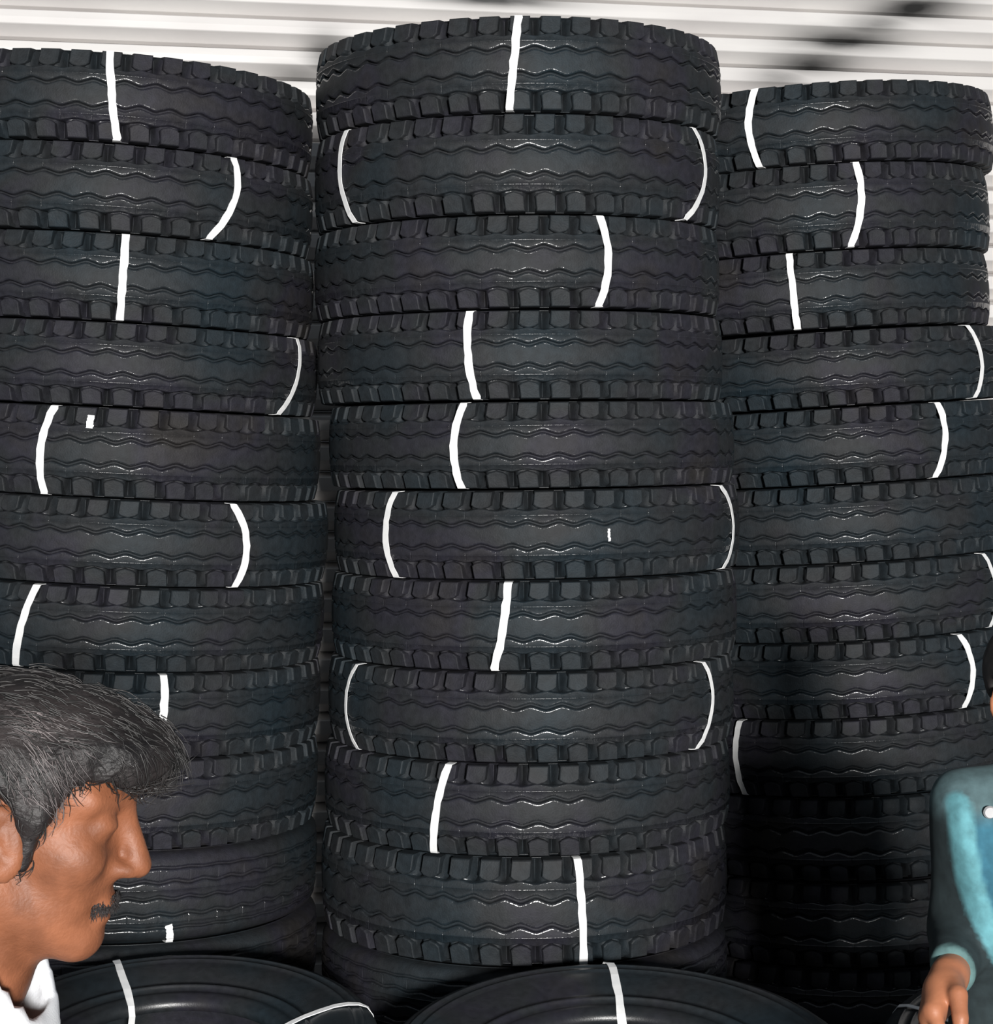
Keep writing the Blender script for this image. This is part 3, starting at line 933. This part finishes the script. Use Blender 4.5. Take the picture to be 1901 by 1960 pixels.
for sd in (1, -1):
    def brow(r, sd=sd):
        t = r.random(); y = sd * (.012 + .040 * t)
        return (.0915 - t * .021, y, .0125 + .005 * math.sin(t * 2.6) + r.normal(0, .0014)), (-.45, sd * .9, .12)
    tuft('eyebrow', brow, 150, M_HAIR2, .007, .0007, 6, p1, hf1, off1)

# ---- person at the right edge: shoulder, arm and hand in view
SCL2 = 1203.0; Y2 = F / SCL2
def w2(px, py, Y=Y2): return ((px - PX0) / F * Y, Y, ZC - (py - HOR) / F * Y)
hc = w2(1998, 1318)
yaw2 = math.radians(-70)
hf2 = Frame((hc[0], Y2, hc[2]), yaw2, math.radians(6))
cx2 = hc[0] + .01
sh_r = w2(1866, 1548, Y2 - .02); el_r = (w2(1862, 1785)[0], Y2 + .02, w2(1862, 1785)[2]); wr_r = w2(1818, 1868, Y2 - .17)
J2 = dict(yaw=yaw2, lean=math.radians(4), neck1=(hc[0], Y2 + .02, hc[2] - .09), neck0=(cx2, Y2 + .03, hc[2] - .19), chest=(cx2, Y2 + .02, hc[2] - .37), pelvis=(cx2, Y2 + .03, hc[2] - .66),
          sh_r=sh_r, el_r=el_r, wr_r=wr_r, sh_l=(cx2 + .165, Y2 + .05, hc[2] - .24), el_l=(cx2 + .225, Y2 + .08, hc[2] - .49), wr_l=(cx2 + .215, Y2 - .04, hc[2] - .72),
          hip_r=(cx2 - .085, Y2 + .03, hc[2] - .70), kn_r=(cx2 - .09, Y2, .46), an_r=(cx2 - .09, Y2 + .04, .085), hip_l=(cx2 + .085, Y2 + .03, hc[2] - .70), kn_l=(cx2 + .09, Y2, .46), an_l=(cx2 + .10, Y2 + .04, .085),
          hd_r=(-.42, -.5, -.55), pn_r=(.55, -.35, -.4), ts_r=1, hd_l=(0, -.25, -1), pn_l=(-1, 0, 0), ts_l=1)

def hair2(Q):
    q = Q.copy(); q[..., 1] = np.abs(q[..., 1])
    d = sd_ell(q, (-.012, 0, .024), (.104, .083, .090))
    x = q[..., 0]
    zl = np.interp(x, [-.2, -.060, -.040, -.030, -.012, .004, .010, .028, .032, .050, .09, .13], [-.07, -.07, -.05, .012, .014, .006, -.02, -.02, .006, .034, .05, .05]).astype(np.float32)
    d = smax(d, (zl - q[..., 2]) * .6, .006)
    return d + .002 * lump(Q, 1.6)

# teal shirt: colour regions are cloth colours carried by the mesh
def teal_material():
    m, N, L, B = new_mat('teal_shirt_cloth')
    at = N.new('ShaderNodeAttribute'); at.attribute_name = 'cloth'
    tc = N.new('ShaderNodeTexCoord')
    nz = N.new('ShaderNodeTexNoise'); nz.inputs['Scale'].default_value = 45; nz.inputs['Detail'].default_value = 5
    L.new(tc.outputs['Object'], nz.inputs['Vector'])
    mr = N.new('ShaderNodeMapRange'); mr.inputs[1].default_value = .3; mr.inputs[2].default_value = .7; mr.inputs[3].default_value = .72; mr.inputs[4].default_value = 1.2
    L.new(nz.outputs[0], mr.inputs[0])
    mx = N.new('ShaderNodeMix'); mx.data_type = 'RGBA'; mx.blend_type = 'MULTIPLY'; mx.inputs[0].default_value = 1
    L.new(at.outputs['Color'], mx.inputs[6]); L.new(mr.outputs[0], mx.inputs[7])
    L.new(mx.outputs[2], B.inputs['Base Color'])
    B.inputs['Roughness'].default_value = .85
    B.inputs['Specular IOR Level'].default_value = .25
    return m
M_TEAL = teal_material()

STRIPE = [w2(1812, 1522), w2(1818, 1590), w2(1830, 1660), w2(1852, 1730), w2(1884, 1795), w2(1930, 1850), w2(2000, 1900)]
def stripe_dist(P):
    dd = None
    for a, b in zip(STRIPE[:-1], STRIPE[1:]):
        a2 = np.array([a[0], 0, a[2]], np.float32); b2 = np.array([b[0], 0, b[2]], np.float32)
        Pq = P * np.array([1, 0, 1], np.float32)
        c = sd_cap(Pq, a2, b2, 0, 0)
        dd = c if dd is None else np.minimum(dd, c)
    return dd
def shirt2(P):
    d = body_core(P, J2, .016, 0.95, (.054, .042, .017))
    nb = tube(P, [J2['neck1'], J2['neck0']], [.060, .070], .02)
    d = np.maximum(d, -(nb - .006))
    # stand collar and long soft folds running from the shoulder
    ax_ = np.array(J2['neck1']) - np.array(J2['neck0']); ax_ /= np.linalg.norm(ax_)
    hgt = (P - np.array(J2['neck0'], np.float32)) @ ax_.astype(np.float32)
    col = np.maximum(np.abs(nb - .014) - .006, np.maximum(hgt - .035, -hgt - .05))
    d = np.minimum(d, col)
    sd = stripe_dist(P)
    d = d - .010 * np.exp(-(sd / .016) ** 2)
    d = d + .004 * np.sin(P[..., 0] * 55 + P[..., 2] * 22) * np.exp(-(np.minimum(sd - .05, 0) / .05) ** 2)
    return d

box2 = [((hc[0] - .10, Y2 - .12, hc[2] - .13), (hc[0] + .10, Y2 + .10, hc[2] + .11)), (tuple(np.array(wr_r) - [.10, .14, .13]), tuple(np.array(wr_r) + [.09, .07, .06]))]
p2, off2, _, _, sh2 = build_person('person in a teal shirt at right edge, arm hanging by the tyres', J2, hf2, M_SKIN2, .0042, 1.12, box2, hair2, M_HAIR2, shirt2, M_TEAL, .0078)
# cloth colours: dark sleeve, pale seam band, teal body, paler cuff
me = sh2.data
co = np.zeros(len(me.vertices) * 3); me.vertices.foreach_get('co', co); co = co.reshape(-1, 3) + off2
cof = co.astype(np.float32)
sd = stripe_dist(cof)
xs_ = np.interp(co[:, 2], [w[2] for w in reversed(STRIPE)], [w[0] for w in reversed(STRIPE)])
ztop = w2(0, 1545)[2]
def blend(w, c):
    global colr
    w = np.clip(w, 0, 1)[:, None]; colr = colr * (1 - w) + np.array(c) * w
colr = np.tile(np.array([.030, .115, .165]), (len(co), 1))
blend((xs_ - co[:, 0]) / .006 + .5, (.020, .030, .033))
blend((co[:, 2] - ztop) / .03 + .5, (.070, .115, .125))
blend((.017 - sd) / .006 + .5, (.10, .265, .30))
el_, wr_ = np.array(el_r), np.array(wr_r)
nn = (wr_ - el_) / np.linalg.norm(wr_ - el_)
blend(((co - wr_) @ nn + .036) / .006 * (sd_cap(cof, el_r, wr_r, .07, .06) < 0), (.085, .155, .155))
# pale button on the chest pocket
bm = bmesh.new(); bmesh.ops.create_cone(bm, cap_ends=True, segments=20, radius1=.010, radius2=.008, depth=.004)
mb = bpy.data.meshes.new('button'); bm.to_mesh(mb); bm.free(); mb.materials.append(M_RAIL)
bp_ = np.array(w2(1864, 1532)); dd_ = np.hypot(co[:, 0] - bp_[0], co[:, 2] - bp_[2]); near = np.where(dd_ < .02)[0]
yb = co[near, 1].min() if len(near) else Y2 - .1
o = link_mesh('button', mb, sh2); o['label'] = 'pale round button'
o.location = tuple(np.array([bp_[0], yb - .004, bp_[2]]) - off2); o.rotation_euler = (PI / 2, 0, 0)
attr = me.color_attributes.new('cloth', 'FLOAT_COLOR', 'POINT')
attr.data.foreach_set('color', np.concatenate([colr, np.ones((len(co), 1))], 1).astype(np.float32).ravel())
